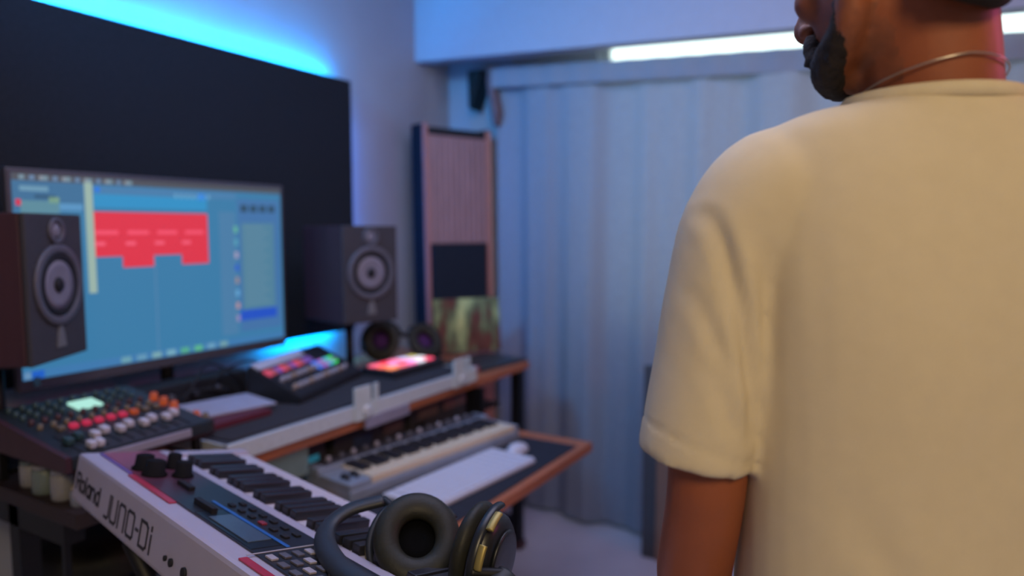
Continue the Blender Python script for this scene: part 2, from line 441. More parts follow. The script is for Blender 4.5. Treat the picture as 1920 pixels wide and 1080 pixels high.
bm = B(); wedge(bm, W1, D1, a1, b1); bmesh.ops.bevel(bm, geom=bm.edges[:], offset=.004, segments=2, affect='EDGES'); obj('body', bm, blackm, dv)
MS = slope_M((0, 0, a1), D1, a1, b1)
LS = math.hypot(D1, b1 - a1)
bm = B(); box(bm, 0.012, 0.27, LS - .035, LS - .004, 0, 0.004, M=MS); obj('top_strip', bm, mat('pale_strip', 'B8B4BE', .4), dv)
pinks = [glow('pad_pink', 'D04A66', 0.9), glow('pad_rose', 'B8586A', 0.6), glow('pad_violet', '7A55B8', 0.7)]
for i in range(10):
    m_ = pinks[i % 3] if i < 8 else pinks[2]
    bm = B(); box(bm, 0.014 + i * .026, 0.034 + i * .026, LS - .072, LS - .045, 0, 0.006, M=MS, bev=.002); obj('step_pad', bm, m_, dv)
for i, c in enumerate(('3C6EDC', 'A060C0', '50B0D8', '3CE070')):
    bm = B(); box(bm, 0.235 + i * .033, 0.261 + i * .033, LS - .115, LS - .08, 0, 0.008, M=MS, bev=.003); obj('lit_pad', bm, glow('pad_glow_' + c, c, 1.2), dv)
for i in range(11):
    for j in range(2):
        knob('knob', dv, 0.03 + i * .031, 0.04 + j * .045, MS, 0.007, 0.016, white_k if (i + j) % 3 else mat('beige_knob', 'A08878', .5), 12)
W2, D2 = 0.285, 0.15
d2 = thing('pad_controller', 'flat black pad controller glowing pink, orange and white inside the flight case', 'pad controller', (1.785, 1.50, zb))
bm = B(); box(bm, 0, W2, 0, D2, 0, 0.025, bev=.004); obj('body', bm, blackm, d2)
pc = ['FF9060', 'F07080', 'FF80C0', 'E8E0F0', 'F05070', 'FF7060', 'F090D0', 'F0304C', 'D8B0F0', 'E0E0E8', 'F06080', 'F03050', 'FF80B0', 'C8C0F0', 'B8B060']
for j in range(3):
    for i in range(5):
        c = pc[j * 5 + i]
        bm = B(); box(bm, 0.02 + i * .05, 0.062 + i * .05, 0.03 + j * .038, 0.06 + j * .038, 0.025, 0.031, bev=.002); obj('lit_pad', bm, glow('pad_glow_' + c, c, 1.5), d2)

# dark red book and pale tablet on the left of the case
bk = bxo('red_book', mat('dark_red_cover', '5A1A2C', 0.6), None, 1.075, 1.27, 1.50, 1.68, zb, zb + .016, bev=.002)
bk.name = 'book'; tag(bk, 'dark red book lying under the pale sheet on the flight case', 'book')
bm = B(); box(bm, -.125, .125, -.085, .085, 0, 0.006, bev=.002)
sh_ = obj('notepad', bm, paperm, M=Matrix.Translation((1.205, 1.635, zb + .0165)) @ Matrix.Rotation(R(-12), 4, 'Z')); tag(sh_, 'pale lilac notepad lying on the dark red book below the monitor', 'notepad')

# ================================================================== left mixer on its riser
rs = thing('desk_riser', 'low dark wooden riser carrying the mixer at the desk left end', 'riser', (0.705, 1.43, DZ))
bm = B(); box(bm, 0, 0.31, -.01, 0.305, 0.068, 0.08, bev=.002); obj('riser_top', bm, dark_wood, rs)
for x, y in ((0.005, 0.28), (0.29, 0.01), (0.29, 0.28)): bxo('leg', steel, rs, x, x + .015, y, y + .015, 0, 0.068)
MXW, MXD, ma, mb = 0.315, 0.335, 0.026, 0.072
mx_ = thing('mixing_console', 'black mixing console crowded with red and white knobs and a lit screen', 'mixer', (0.70, 1.40, DZ + .081))
bm = B(); wedge(bm, MXW, MXD, ma, mb); bmesh.ops.bevel(bm, geom=bm.edges[:], offset=.003, segments=2, affect='EDGES'); obj('body', bm, mat('mixer_body', '20262C', 0.5), mx_)
bm = B(); 
vs = [bm.verts.new(p) for p in ((-.012, -.005, -.0), (-.012, MXD, 0), (-.012, MXD, mb + .004), (-.012, -.005, ma + .004), (-.0005, -.005, 0), (-.0005, MXD, 0), (-.0005, MXD, mb + .004), (-.0005, -.005, ma + .004))]
for q in ((0, 1, 2, 3), (4, 7, 6, 5), (0, 4, 5, 1), (1, 5, 6, 2), (2, 6, 7, 3), (3, 7, 4, 0)): bm.faces.new([vs[i] for i in q])
obj('end_cheek', bm, maroon, mx_)
bm = B(); box(bm, 0.06, MXW - .06, -0.008, -0.0003, 0.004, ma - .004, bev=.002); obj('front_lip', bm, mat('lilac_lip', '8F8998', .5), mx_)
MM = slope_M((0, 0, ma), MXD, ma, mb)
ML = math.hypot(MXD, mb - ma)
bm = B(); box(bm, 0.140, 0.195, .235, .285, 0, 0.006, M=MM, bev=.001); obj('display', bm, glow('mint_display', 'AEE8D8', 1.0), mx_)
redk = glow('lit_red_button', 'E0305A', 0.55)
tealk = mat('teal_knob', '2C4448', .5); olive = mat('olive_knob', '6B5F50', .5); orangek = glow('orange_light', 'C85020', 0.5)
for i in range(10):
    x = 0.030 + i * .0265
    for j, (yy, m_) in enumerate(((0.305, tealk), (0.275, tealk), (0.245, tealk), (0.210, maroon), (0.175, olive))):
        if .22 < yy < .30 and 0.125 < x < 0.21: continue
        knob('knob', mx_, x, yy, MM, 0.006, 0.012, m_, 12)
    if i >= 1:
        bm = B(); box(bm, x - .0075, x + .0075, 0.138, 0.155, 0, 0.010, M=MM, bev=.003); obj('button', bm, redk if 1 < i < 7 else (orangek if i == 7 else olive), mx_)
    bm = B(); box(bm, x - .0015, x + .0015, 0.015, 0.125, 0, 0.0015, M=MM); fs = obj('fader_slot', bm, rubber, mx_)
    fy = 0.066 + 0.014 * (i % 2)
    bm = B(); box(bm, x - .008, x + .008, fy - .012, fy + .012, 0.0016, 0.016, M=MM, bev=.004); obj('fader_cap', bm, white_pl if i > 1 else tealk, mx_)
for x in (.052, .068):
    bm = B(); box(bm, x - .007, x + .007, .012, .034, 0.0016, 0.016, M=MM, bev=.004); obj('fader_cap', bm, white_pl, mx_)
for yy in (.12, .16, .20): knob('knob', mx_, 0.297, yy, MM, 0.009, 0.018, orangek, 12)

# small effect box right of the mixer
ef = thing('effects_pedal', 'small effects box with orange and yellow knobs beside the mixer', 'effects box', (1.03, 1.475, zb))
bm = B(); box(bm, -.0, .045, 0, .12, 0, .04, bev=.004); obj('housing', bm, mat('dark_brown_box', '3A2C30', .5), ef)
for k, (x, y, m_) in enumerate(((.014, .02, orangek), (.034, .02, olive), (.014, .055, mat('mustard_knob', '8A7430', .5)), (.034, .055, orangek), (.014, .09, mat('rose_knob', '8A5560', .5)), (.034, .09, white_k))):
    knob('knob', ef, x, y, Matrix.Translation((0, 0, .04)), .008, .014, m_, 12)

# white jars and cups below the riser
def jar(x, y, r, h, label, m_, lidm):
    t = thing('plastic_jar', label, 'jar', (x, y, DZ), group='white containers under the mixer')
    bm = B(); lathe(bm, [(r * .9, 0), (r, .004), (r, h * .8), (r * .9, h * .86)], 24); obj('body', bm, m_, t, sm=False)
    bm = B(); lathe(bm, [(r * .93, h * .86 + .0002), (r * .93, h), (r * .85, h + .001)], 24); obj('lid', bm, lidm, t)
wj = mat('milky_plastic', '8B8A8E', .35); gj = mat('greenish_plastic', '6E7A76', .35)
jar(.728, 1.49, .022, .064, 'pale white lidded jar at the desk front corner under the mixer', wj, wj)
jar(.73, 1.56, .026, .062, 'greenish grey jar behind the corner jar under the mixer', gj, wj)
jar(.735, 1.63, .022, .056, 'squat milky jar, rearmost along the desk left end', wj, gj)
jar(.785, 1.50, .024, .062, 'greenish jar right of the corner jar under the riser', gj, tealk)
jar(.725, 1.425, .016, .040, 'small clear grey pot right at the desk front edge', mat('clear_grey', '7C7F8C', .2), mat('beige_lid', '9A8E78', .5))
jar(.775, 1.42, .015, .034, 'small pot with orange lid beside the synthesizer end', mat('smoky_pot', '55585C', .3), mat('rust_lid', '8A4028', .5))

# ================================================================== monitor
MX0, MX1, MZ0, MZ1, MY = 0.838, 1.683, 0.945, 1.50, 1.90
mo = thing('computer_monitor', 'wide monitor showing red blocks of a music program on blue', 'monitor', ((MX0 + MX1) / 2, MY, DZ))
mw = (MX1 - MX0) / 2
z0, z1 = MZ0 - DZ, MZ1 - DZ
bm = B(); box(bm, -mw, mw, 0, 0.022, z0, z1, bev=.004); obj('housing', bm, mat('bezel_grey', '4A4750', .45), mo)
bm = B(); tube(bm, [(0, .045, 0.01), (0, .045, z0 + .12)], .02, smooth=False); obj('stand_neck', bm, steel, mo)
bm = B(); box(bm, -.14, .14, -.02, .12, 0, .012, bev=.005); obj('stand_base', bm, steel, mo)
sw = mw - .012
sz0, sz1 = z0 + .030, z1 - .012
SW, SH = 2 * sw, sz1 - sz0
scols = {}
bm = B(); mats_s = []
def srect(u0, u1, v0, v1, hexc, s=0.85, layer=1):
    key = (hexc, s)
    if key not in scols:
        scols[key] = len(mats_s); mats_s.append(glow('screen_' + hexc, hexc, s))
    x0 = -sw + u0 * SW; x1 = -sw + u1 * SW; zz1 = sz1 - v0 * SH; zz0 = sz1 - v1 * SH
    box(bm, x0, x1, -0.0006 - .0003 * layer, -0.0003 * layer + .0000, zz0, zz1, mi=scols[key])
srect(0, 1, 0, 1, '3A82B0', layer=0)
srect(0, 1, 0, .035, '50545C'); 
for i in range(16): srect(.02 + i * .022 + .006 * (i % 3), .035 + i * .022 + .006 * (i % 3), .008, .03, ('7C98A8', '6C8CB0', '909CA8')[i % 3], layer=2)
srect(0, .205, .035, .18, '3F76A0')
srect(.02, .10, .06, .085, '6FA0BC', layer=2); srect(.06, .12, .10, .12, '2F5E80', layer=2); srect(.02, .13, .13, .19, '5F93A4', layer=2); srect(.10, .13, .11, .14, '80A890', layer=2)
srect(.008, .022, .125, .155, 'E03050', layer=3); srect(.13, .20, .14, .175, '5C9CCC', layer=2)
srect(.235, .78, .045, .085, '4A84B4', layer=2); srect(.235, .65, .085, .155, '2F98D0', layer=2)
srect(.24, .256, .05, .075, '1E80F0', layer=3); srect(.61, .645, .06, .095, '1A84F0', layer=3)
for i in range(7): srect(.52 + i * .022, .53 + i * .022, .065, .09, '70B0D8', layer=3)
RED = 'DC3044'
srect(.225, .65, .177, .413, RED, 1.0, layer=2)
srect(.322, .432, .413, .475, RED, 1.0, layer=2); srect(.54, .65, .413, .472, RED, 1.0, layer=2)
for i in range(4): srect(.235 + i * .107, .31 + i * .107, .275, .297, 'F0506A', 1.0, layer=3); 
for i in range(4): srect(.23 + i * .104, .265 + i * .104, .335, .355, 'F05A74', 1.0, layer=3)
srect(.433, .438, .177, .95, '5A8CB8', .8, layer=1)
srect(.207, .232, .03, .60, 'A8C4B8', .8, layer=3)
srect(.70, .775, .16, .93, '4C84B0', layer=1)
srect(.785, .99, .08, .92, '4478B0', layer=1)
for i in range(4): srect(.80 + i * .045, .832 + i * .045, .115, .16, '2A4E68', layer=2)
srect(.80, .96, .23, .78, '5488A4', layer=2)
for i in range(14): srect(.815, .91 + .02 * (i % 2), .25 + i * .037, .265 + i * .037, '6490A8', layer=3)
srect(.785, .965, .785, .85, '1C50C0', 1.0, layer=3)
for i, c in enumerate(('6AC0A0', '5AA8C0', 'B0A8C8', '2A60D8', 'A09090', '6AB0E0', 'C09AA0', '9A90C0')): srect(.767, .782, .25 + i * .08, .29 + i * .08, c, layer=3)
srect(0, 1, .955, 1, '4080B8', layer=2)
srect(.004, .022, .962, .995, '6C98C0', layer=3); srect(.025, .06, .96, .998, '1C64D0', layer=3)
for i, c in enumerate(('70A8B8', '68A0C0', '80B0B8', '7CB4C8', '58B490', '60C090', '70A8C8', '78A8B0')): srect(.30 + i * .055, .335 + i * .055, .962, .993, c, layer=3)
obj('screen', bm, mats_s, mo)
bm = B(); box(bm, -mw + .035, -mw + .05, -.002, 0.0, z0 + .012, z0 + .035); obj('sticker', bm, mat('teal_sticker', '4A7A86', .5), mo)

# ================================================================== studio speakers
def speaker(loc, rz, label, W=.215, D=.265, H=.33, standh=None):
    t = thing('studio_speaker', label, 'speaker', loc, rz, 'pair of studio speakers')
    bm = B(); box(bm, 0, W, 0.012, D, 0, H, bev=.005); obj('cabinet', bm, maroon, t)
    bm = B(); box(bm, 0, W, 0, 0.012, 0, H, bev=.004); obj('baffle', bm, charcoal, t)
    MF = Matrix.Translation((W / 2, 0, 0)) @ Matrix.Rotation(R(90), 4, 'X')
    def ringo(name, cz, r0, r1, h, m_, par=t, dp=0):
        bm = B()
        M_ = MF @ Matrix.Translation((0, cz, dp))
        n = 40
        prof = [(r1, 0), (r1, h * .7), (r1 * .97, h), (r0 * 1.04, h), (r0, h * .6), (r0, 0)]
        rings = [[T(M_, (r * math.cos(2 * math.pi * i / n), r * math.sin(2 * math.pi * i / n), z)) for i in range(n)] for r, z in prof]
        loft(bm, rings, loop=True)
        return obj(name, bm, m_, par)
    def disc(name, cz, prof, m_, par):
        bm = B(); lathe(bm, prof, 40, M=MF @ Matrix.Translation((0, cz, 0))); return obj(name, bm, m_, par, sm=True)
    wz = H * .515
    wr = ringo('woofer', wz, .072, .092, .007, ringm)
    ringo('surround', wz, .056, .0715, .006, rubber, wr)
    disc('cone', wz, [(.0555, .0005), (.0555, .004), (.040, .0025), (.026, .0012), (.018, .001)], cone, wr)
    disc('dust_cap', wz, [(.0175, .0015), (.015, .006), (.008, .009), (.002, .010)], rubber, wr)
    tw = ringo('tweeter', H * .885, .019, .030, .006, ringm)
    disc('dome', H * .885, [(.0185, .0005), (.014, .004), (.007, .0065), (.002, .007)], cone, tw)
    bm = B()
    v_ = [(-.017, .028), (.017, .028), (.012, .058), (.004, .078), (-.004, .078), (-.012, .058)]
    a_ = [bm.verts.new((W / 2 + x, -.003, z)) for x, z in v_]; b_ = [bm.verts.new((W / 2 + x, 0.001, z)) for x, z in v_]
    bm.faces.new(a_); bm.faces.new(list(reversed(b_)))
    for i in range(6): bm.faces.new((a_[i], b_[i], b_[(i + 1) % 6], a_[(i + 1) % 6]))
    obj('emblem', bm, mat('grey_emblem', '6C6C70', .5), t)
    # stand
    sz = loc[2] - DZ
    st = thing('speaker_stand', label.replace('studio speaker', 'desk stand').split(',')[0] + ' carrying its speaker', 'speaker stand', (loc[0] + math.cos(rz) * W / 2 - math.sin(rz) * D * .55, loc[1] + math.sin(rz) * W / 2 + math.cos(rz) * D * .55, DZ), rz, 'speaker stands on the desk')
    bm = B(); box(bm, -.085, .085, -.09, .09, sz - .008, sz - .0004, bev=.003); obj('top_plate', bm, steel, st)
    bm = B(); tube(bm, [(0, 0, .01), (0, 0, sz - .008)], .014, smooth=False); obj('post', bm, steel, st)
    bm = B(); lathe(bm, [(.055, 0), (.055, .008), (.05, .012)], 32); obj('base', bm, steel, st)
    return t, st
s1, st1 = speaker((0.745, 1.62, 1.055), R(34), 'near studio speaker left of the monitor')
st1['label'] = 'black desk stand under the near left speaker behind the mixer'
s2, st2 = speaker((1.693, 1.635, 1.032), R(-15), 'far studio speaker right of the monitor')
st2['label'] = 'black desk stand under the far right speaker'
s1['label'] = 'large maroon-sided studio speaker in front of the monitor left side'
s2['label'] = 'maroon-sided studio speaker at right of the monitor near the slatted stand'

# ================================================================== spare headphones, tablet, picture, red box
def headphones(name, label, C1, n1, C2, n2, band, sc=1.0, inner=None, accents=True, bandr=.013, up=Vector((0, 0, 1))):
    t = thing(name, label, 'headphones', C1)
    inv = Matrix.Translation(-Vector(C1))
    def cup(C, nrm, inn):
        d = Vector(nrm).normalized()
        a, b = frame(d, up)
        M_ = inv @ Matrix.Translation(C) @ Matrix((( a.x, b.x, d.x, 0), (a.y, b.y, d.y, 0), (a.z, b.z, d.z, 0), (0, 0, 0, 1)))
        e = dict(sx=0.90 * sc, sy=1.0 * sc)
        bm = B(); lathe(bm, [(.030, -.028), (.040, -.027), (.047, -.019), (.050, -.008), (.049, -.002), (.02, -.002)], 40, M=M_, **e); shell = obj('ear_cup', bm, hp_plastic, t, sm=True)
        bm = B()
        n = 44; k = 14
        rings = []
        for j in range(k):
            an = 2 * math.pi * j / k
            rr_ = .0395 + .0165 * math.cos(an); zz = .010 + .0125 * math.sin(an)
            rings.append([T(M_, (rr_ * e['sx'] * math.cos(2 * math.pi * i / n), rr_ * e['sy'] * math.sin(2 * math.pi * i / n), zz)) for i in range(n)])
        loft(bm, rings, loop=True)
        obj('ear_cushion', bm, padm, shell, sm=True)
        bm = B(); lathe(bm, [(.026, -.0015), (.026, .001), (.01, .002)], 32, M=M_, **e); obj('driver_cloth', bm, inn, shell, sm=True)
        if accents:
            bm = B(); lathe(bm, [(.034, -.0285), (.034, -.032), (.030, -.033), (.012, -.033)], 36, M=M_, **e); obj('outer_disc', bm, hp_plastic, shell, sm=True)
        return M_
    Ma = cup(C1, n1, inner or hp_cloth)
    Mb = cup(C2, n2, inner or hp_cloth)
    P = [inv @ Vector(p) for p in band]
    bm = B(); tube(bm, P, bandr * sc, n=14, sx=1.0, sy=.55, k=8); obj('headband', bm, mat('headband_vinyl', '22252B', .5), t, sm=True)
    for M_, end in ((Ma, P[0]), (Mb, P[-1])):
        # yoke: a fork half way round the cup
        ly = M_.inverted() @ end
        ang = math.atan2(ly.y, ly.x)
        pts = []
        for q in range(-9, 10):
            an = ang + q / 9 * R(92)
            pts.append((.0535 * sc * math.cos(an), .0575 * sc * math.sin(an), -.014))
        bm = B(); tube(bm, pts, .0036 * sc, n=8, M=M_, sx=1.6, k=2); yo = obj('yoke', bm, hp_plastic, t, sm=True)
        mid = M_ @ Vector(pts[9])
        bm = B(); tube(bm, [end, end.lerp(mid, .5), mid], .006 * sc, n=10, k=4); obj('slider', bm, steel, yo, sm=True)
        if accents:
            for s_ in (-.6, -.25):
                pts2 = [(.0545 * sc * math.cos(ang + s_ * 2 + q * .06), .0585 * sc * math.sin(ang + s_ * 2 + q * .06), -.024) for q in range(8)]
                bm = B(); tube(bm, pts2, .0028 * sc, n=8, M=M_, k=2, sx=1.8); obj('brass_trim', bm, gold, yo, sm=True)
    return t
purp = mat('purple_cloth', '3E1750', .9)
headphones('headphones', 'spare black headphones with purple lining lying at the far case end', (1.99, 1.735, .930), (-.75, -.45, .35), (2.15, 1.655, .912), (-.35, -.70, .60),
           [(2.04, 1.78, .93), (2.12, 1.81, .93), (2.21, 1.79, .92), (2.27, 1.72, .915), (2.23, 1.68, .91)], sc=1.42, inner=purp, accents=False)
tb = bxo('tablet', mat('dark_slate', '2B3036', .4), None, -.17, .13, -.12, .11, 0, .012, bev=.003)
tb.matrix_world = Matrix.Translation((2.40, 1.53, DZ + .0003)) @ Matrix.Rotation(R(-6), 4, 'Z')
tag(tb, 'flat dark slate tablet on the desk right corner', 'tablet')
rb = bxo('red_box', redm, None, -.02, .02, -.015, .015, 0, .022, bev=.004)
rb.name = 'case_key_fob'; rb.name = 'small_box'
rb.matrix_world = Matrix.Translation((2.205, 1.455, DZ + .0003)) @ Matrix.Rotation(R(20), 4, 'Z'); tag(rb, 'tiny red box on the desk beside the flight case end', 'box')
# picture of a forest
pm = bpy.data.materials.new('forest_print'); pm.use_nodes = True
nt = pm.node_tree; b_ = nt.nodes['Principled BSDF']; b_.inputs['Roughness'].default_value = .6
tc = nt.nodes.new('ShaderNodeTexCoord'); mp = nt.nodes.new('ShaderNodeMapping'); mp.inputs['Scale'].default_value = (8, 1, 3); mp.inputs['Rotation'].default_value = (0, R(14), 0)
n1 = nt.nodes.new('ShaderNodeTexNoise'); n1.inputs['Scale'].default_value = 1.5; n1.inputs['Detail'].default_value = 3
cr = nt.nodes.new('ShaderNodeValToRGB'); E_ = cr.color_ramp.elements
E_[0].position = .34; E_[0].color = lin('3A2822') + [1]; E_[1].position = .68; E_[1].color = lin('C4CC88') + [1]
for p_, c_ in ((.44, '6A3A30'), (.5, '5C6648'), (.58, '8C9C6C')): e = E_.new(p_); e.color = lin(c_) + [1]
nt.links.new(tc.outputs['Object'], mp.inputs[0]); nt.links.new(mp.outputs[0], n1.inputs['Vector']); nt.links.new(n1.outputs[0], cr.inputs[0]); nt.links.new(cr.outputs[0], b_.inputs['Base Color'])
pt = thing('forest_picture', 'green and brown forest picture leaning against the slatted stand', 'picture', (2.385, 1.775, DZ + .013), math.atan2(-.40, .31) + R(18))
ML_ = Matrix.Rotation(R(-7), 4, 'X')
bm = B(); box(bm, 0, .31, 0, .006, 0, .235, M=ML_); obj('print', bm, pm, pt)
bm = B(); box(bm, -.004, .314, .0062, .014, -.002, .238, M=ML_, bev=.002); obj('backing_board', bm, mat('dark_backing', '2A2422', .7), pt)

# cables behind the notepad
cb = thing('audio_cable', 'tangle of thin black cables looping below the monitor', 'cable', (1.24, 1.745, DZ))
for k, pts in enumerate(([(-.12, .02, .004), (-.06, -.02, .10), (.03, .02, .16), (.12, .0, .10), (.16, .04, .004)],
                         [(-.02, .05, .004), (.06, .0, .13), (.16, -.02, .15), (.24, .02, .06), (.26, .06, .004)],
                         [(-.25, .08, .004), (-.15, -.03, .06), (-.03, .05, .05), (.08, -.02, .05), (.2, .07, .004)],
                         [(-.2, .0, .004), (-.05, .03, .08), (.05, -.03, .09), (.15, .05, .03), (.25, .0, .004)])):
    bm = B(); tube(bm, pts, .0035, n=8, k=8); obj('cable', bm, rubber, cb, sm=True)
# black power box behind the notepad
pbx = thing('audio_interface', 'black audio interface with small knobs behind the pale notepad', 'audio interface', (0.99, 1.79, DZ))
bm = B(); box(bm, 0, .44, 0, .085, 0, .115, bev=.006); obj('housing', bm, blackm, pbx)
for i in range(4):
    bm = B(); lathe(bm, [(.009, 0), (.009, .012), (.007, .014)], 14, M=Matrix.Translation((.10 + i * .075, 0, .08)) @ Matrix.Rotation(R(90), 4, 'X')); obj('knob', bm, ringm, pbx)

# ================================================================== things on the tray
mk = thing('keyboard_controller', 'small silver keyboard controller with cream keys on the desk tray', 'keyboard controller', (1.302, 1.251 - .004, TZ + .0035), math.atan2(-.102, .701))
KW, KD, KH = .715, .205, .052
bm = B(); box(bm, 0, KW, 0, KD, 0, KH - .018, bev=.006); box(bm, 0, KW, .14, KD, KH - .02, KH + .012, bev=.006); box(bm, 0, .075, 0.004, .14, KH - .02, KH, bev=.005); box(bm, KW - .018, KW, 0.004, .14, KH - .02, KH, bev=.005); obj('body', bm, mat('silver_blue_body', '8C96A6', .4, metal=.25), mk)
bm = B(); box(bm, .03, KW - .03, .147, KD - .006, KH + .012, KH + .0145); obj('control_panel', bm, charcoal, mk)
for i in range(14): knob('knob', mk, .06 + i * .044, .173, Matrix.Translation((0, 0, KH + .0145)), .007, .012, ringm if i % 2 else white_k, 12)
nwk = 36
kx0, kx1 = .077, KW - .02
kwid = (kx1 - kx0) / nwk
for i in range(nwk):
    bm = B(); box(bm, kx0 + i * kwid + .0006, kx0 + (i + 1) * kwid - .0006, .006, .138, KH - .017, KH + .002, bev=.0015); obj('white_key', bm, keyc, mk)
for i in range(nwk - 1):
    if i % 7 in (2, 6): continue
    bm = B(); box(bm, kx0 + (i + 1) * kwid - .0076, kx0 + (i + 1) * kwid + .0076, .058, .138, KH + .0022, KH + .012, bev=.002); obj('black_key', bm, keyb, mk)
for x in (.022, .052):
    bm = B(); lathe(bm, [(.016, -.005), (.016, .005)], 20, M=Matrix.Translation((x, .05, KH)) @ Matrix.Rotation(R(90), 4, 'Y')); obj('pitch_wheel', bm, keyb, mk)
ck = thing('computer_keyboard', 'slim white computer keyboard on the dark mat in front of the controller', 'keyboard', (1.385, 1.030, TZ + .0035), R(-5.5))
bm = B(); box(bm, -.02, .45, 0, .178, 0, .012, bev=.003); obj('base', bm, kbw, ck)
for r_ in range(5):
    n = 14
    for i in range(n):
        bm = B(); box(bm, .008 + i * .0319, .008 + i * .0319 + .0300, .008 + r_ * .0328, .008 + r_ * .0328 + .0310, .0121, .016, bev=.0015); obj('key', bm, kbw, ck)
ms = thing('computer_mouse', 'white computer mouse on the dark mat at the tray right side', 'mouse', (1.90, 1.09, TZ + .0035), R(5))
bm = B()
rings = []
for j in range(13):
    t_ = -1 + 2 * j / 12
    rw = math.sqrt(max(0.0, 1 - t_ * t_ * .97))
    rings.append([(0.055 * t_, .031 * rw * math.cos(a), max(0, .030 * (rw ** .8) * (1 - .25 * t_) * math.sin(a))) for a in [math.pi * q / 14 for q in range(15)]])
loft(bm, rings, closed=True); obj('shell', bm, kbw, ms, sm=True)
bm = B(); lathe(bm, [(.006, -.002), (.006, .002)], 14, M=Matrix.Translation((.03, 0, .025)) @ Matrix.Rotation(R(90), 4, 'X')); obj('scroll_wheel', bm, ringm, ms)

# ================================================================== white synthesizer
uu = Vector((.22, .976, 0)).normalized(); v0 = Vector((uu.y, -uu.x, 0)); tt = R(11.5)
vv = v0 * math.cos(tt) - Vector((0, 0, math.sin(tt)))
nn = Vector((.194, -.044, .98)).normalized()
A = Vector((.687, 1.34, .931))
# local frame: x along the length towards the near end, y from back to keys, z up from the top face
LX = -uu; LZ = LX.cross(vv).normalized()
if LZ.z < 0: LZ = -LZ
SM = Matrix(((LX.x, vv.x, LZ.x, A.x), (LX.y, vv.y, LZ.y, A.y), (LX.z, vv.z, LZ.z, A.z), (0, 0, 0, 1)))
sy = thing('synthesizer', 'white synthesizer standing in front with red and dark panel, headphones on its keys', 'synthesizer')
sy.matrix_world = SM
SL, SWD = 1.00, .322
Hs = .085
# note: the local frame is left-handed when LX x vv points down, so only symmetric shapes are placed
bm = B()
# white shell: back ridge, panel bed, key bed, end blocks
box(bm, -.008, SL, 0, .165, -Hs, 0, bev=.007)
obj('rear_body', bm, synth_w, sy)
bm = B()
box(bm, 0, SL, .166, SWD, -Hs + .006, -.032, bev=.004); box(bm, 0, .033, .166, SWD, -.034, 0, bev=.006); box(bm, .925, SL, .166, SWD, -.034, 0, bev=.006)
obj('key_bed', bm, synth_w, sy)
rp = bpy.data.materials.new('panel_red_to_dark'); rp.use_nodes = True
nt = rp.node_tree; b_ = nt.nodes['Principled BSDF']; b_.inputs['Roughness'].default_value = .35
tc = nt.nodes.new('ShaderNodeTexCoord'); sx_ = nt.nodes.new('ShaderNodeSeparateXYZ'); ad = nt.nodes.new('ShaderNodeMath'); ad.operation = 'MULTIPLY_ADD'; ad.inputs[1].default_value = .9
cr = nt.nodes.new('ShaderNodeValToRGB'); E_ = cr.color_ramp.elements
E_[0].position = .10; E_[0].color = lin('8E3E56') + [1]; E_[1].position = .40; E_[1].color = lin('23262E') + [1]
e = E_.new(.27); e.color = lin('54303F') + [1]
nt.links.new(tc.outputs['Object'], sx_.inputs[0]); nt.links.new(sx_.outputs[1], ad.inputs[0]); nt.links.new(sx_.outputs[0], ad.inputs[2]); nt.links.new(ad.outputs[0], cr.inputs[0]); nt.links.new(cr.outputs[0], b_.inputs['Base Color'])
bm = B(); box(bm, .01, .985, .036, .138, .0001, .003, bev=.001); pl = obj('control_panel', bm, rp, sy)
def sb(name, m_, par, *a, bev=.0008, label=None):
    bm = B(); box(bm, *a, bev=bev); return obj(name, bm, m_, par, label)
sb('red_trim', mat('panel_red', 'A83048', .35), pl, .18, .36, .024, .0355, .0002, .0028)
sb('red_trim', mat('panel_red', 'A83048', .35), pl, .62, .80, .010, .022, .0002, .0028)
sb('purple_trim', mat('panel_purple', '6A4C9C', .35), pl, .012, .17, .030, .0355, .0002, .0026)
sb('display', mat('lcd_glass', '47586C', .25), pl, .452, .575, .045, .080, .0031, .005)
sb('display_surround', mat('lcd_surround', '1C232C', .3), pl, .42, .60, .038, .0815, .0030, .0034)
sb('blue_strip', mat('blue_strip', '2C62A8', .35), pl, .375, .612, .0825, .0885, .0031, .0045)
sb('divider_line', white_k, pl, .6155, .6185, .022, .136, .0031, .0040)
for (x, y, r_) in ((.150, .060, .020), (.195, .062, .021), (.150, .112, .016), (.215, .103, .018)):
    bm = B(); lathe(bm, [(r_, .003), (r_, .006), (r_ * .8, .010), (r_ * .75, .028), (r_ * .5, .030)], 24, M=Matrix.Translation((x, y, 0))); obj('knob', bm, mat('matt_black', '17171B', .8, spec=.1), pl, sm=False)
sb('slider_plate', rubber, pl, .26, .31, .075, .085, .003, .010)
sb('ring_plate', rubber, pl, .375, .44, .055, .064, .003, .012)
for i in range(4):
    for j in range(5):
        sb('button', ringm if (i + j) % 3 else white_k, pl, .632 + i * .03, .650 + i * .03, .040 + j * .019, .050 + j * .019, .0031, .006)
for i in range(6):
    sb('button', mat('small_red_button', '8A3040', .4) if i == 3 else rubber, pl, .40 + i * .033, .415 + i * .033, .098, .106, .0031, .006)
    sb('button', rubber, pl, .40 + i * .033, .415 + i * .033, .116, .124, .0031, .006)
nk = 36
k0, k1 = .035, .923
kw = (k1 - k0) / nk
for i in range(nk):
    bm = B(); box(bm, k0 + i * kw + .0006, k0 + (i + 1) * kw - .0006, .167, .318, -.031, -.006, bev=.0018); obj('white_key', bm, keyw, sy)
for i in range(nk - 1):
    if (35 - i) % 7 in (3, 0): continue
    x = k0 + (i + 1) * kw
    bm = B(); box(bm, x - .0092, x + .0092, .168, .258, -.0058, .0095, bev=.0025); obj('black_key', bm, keyb, sy)
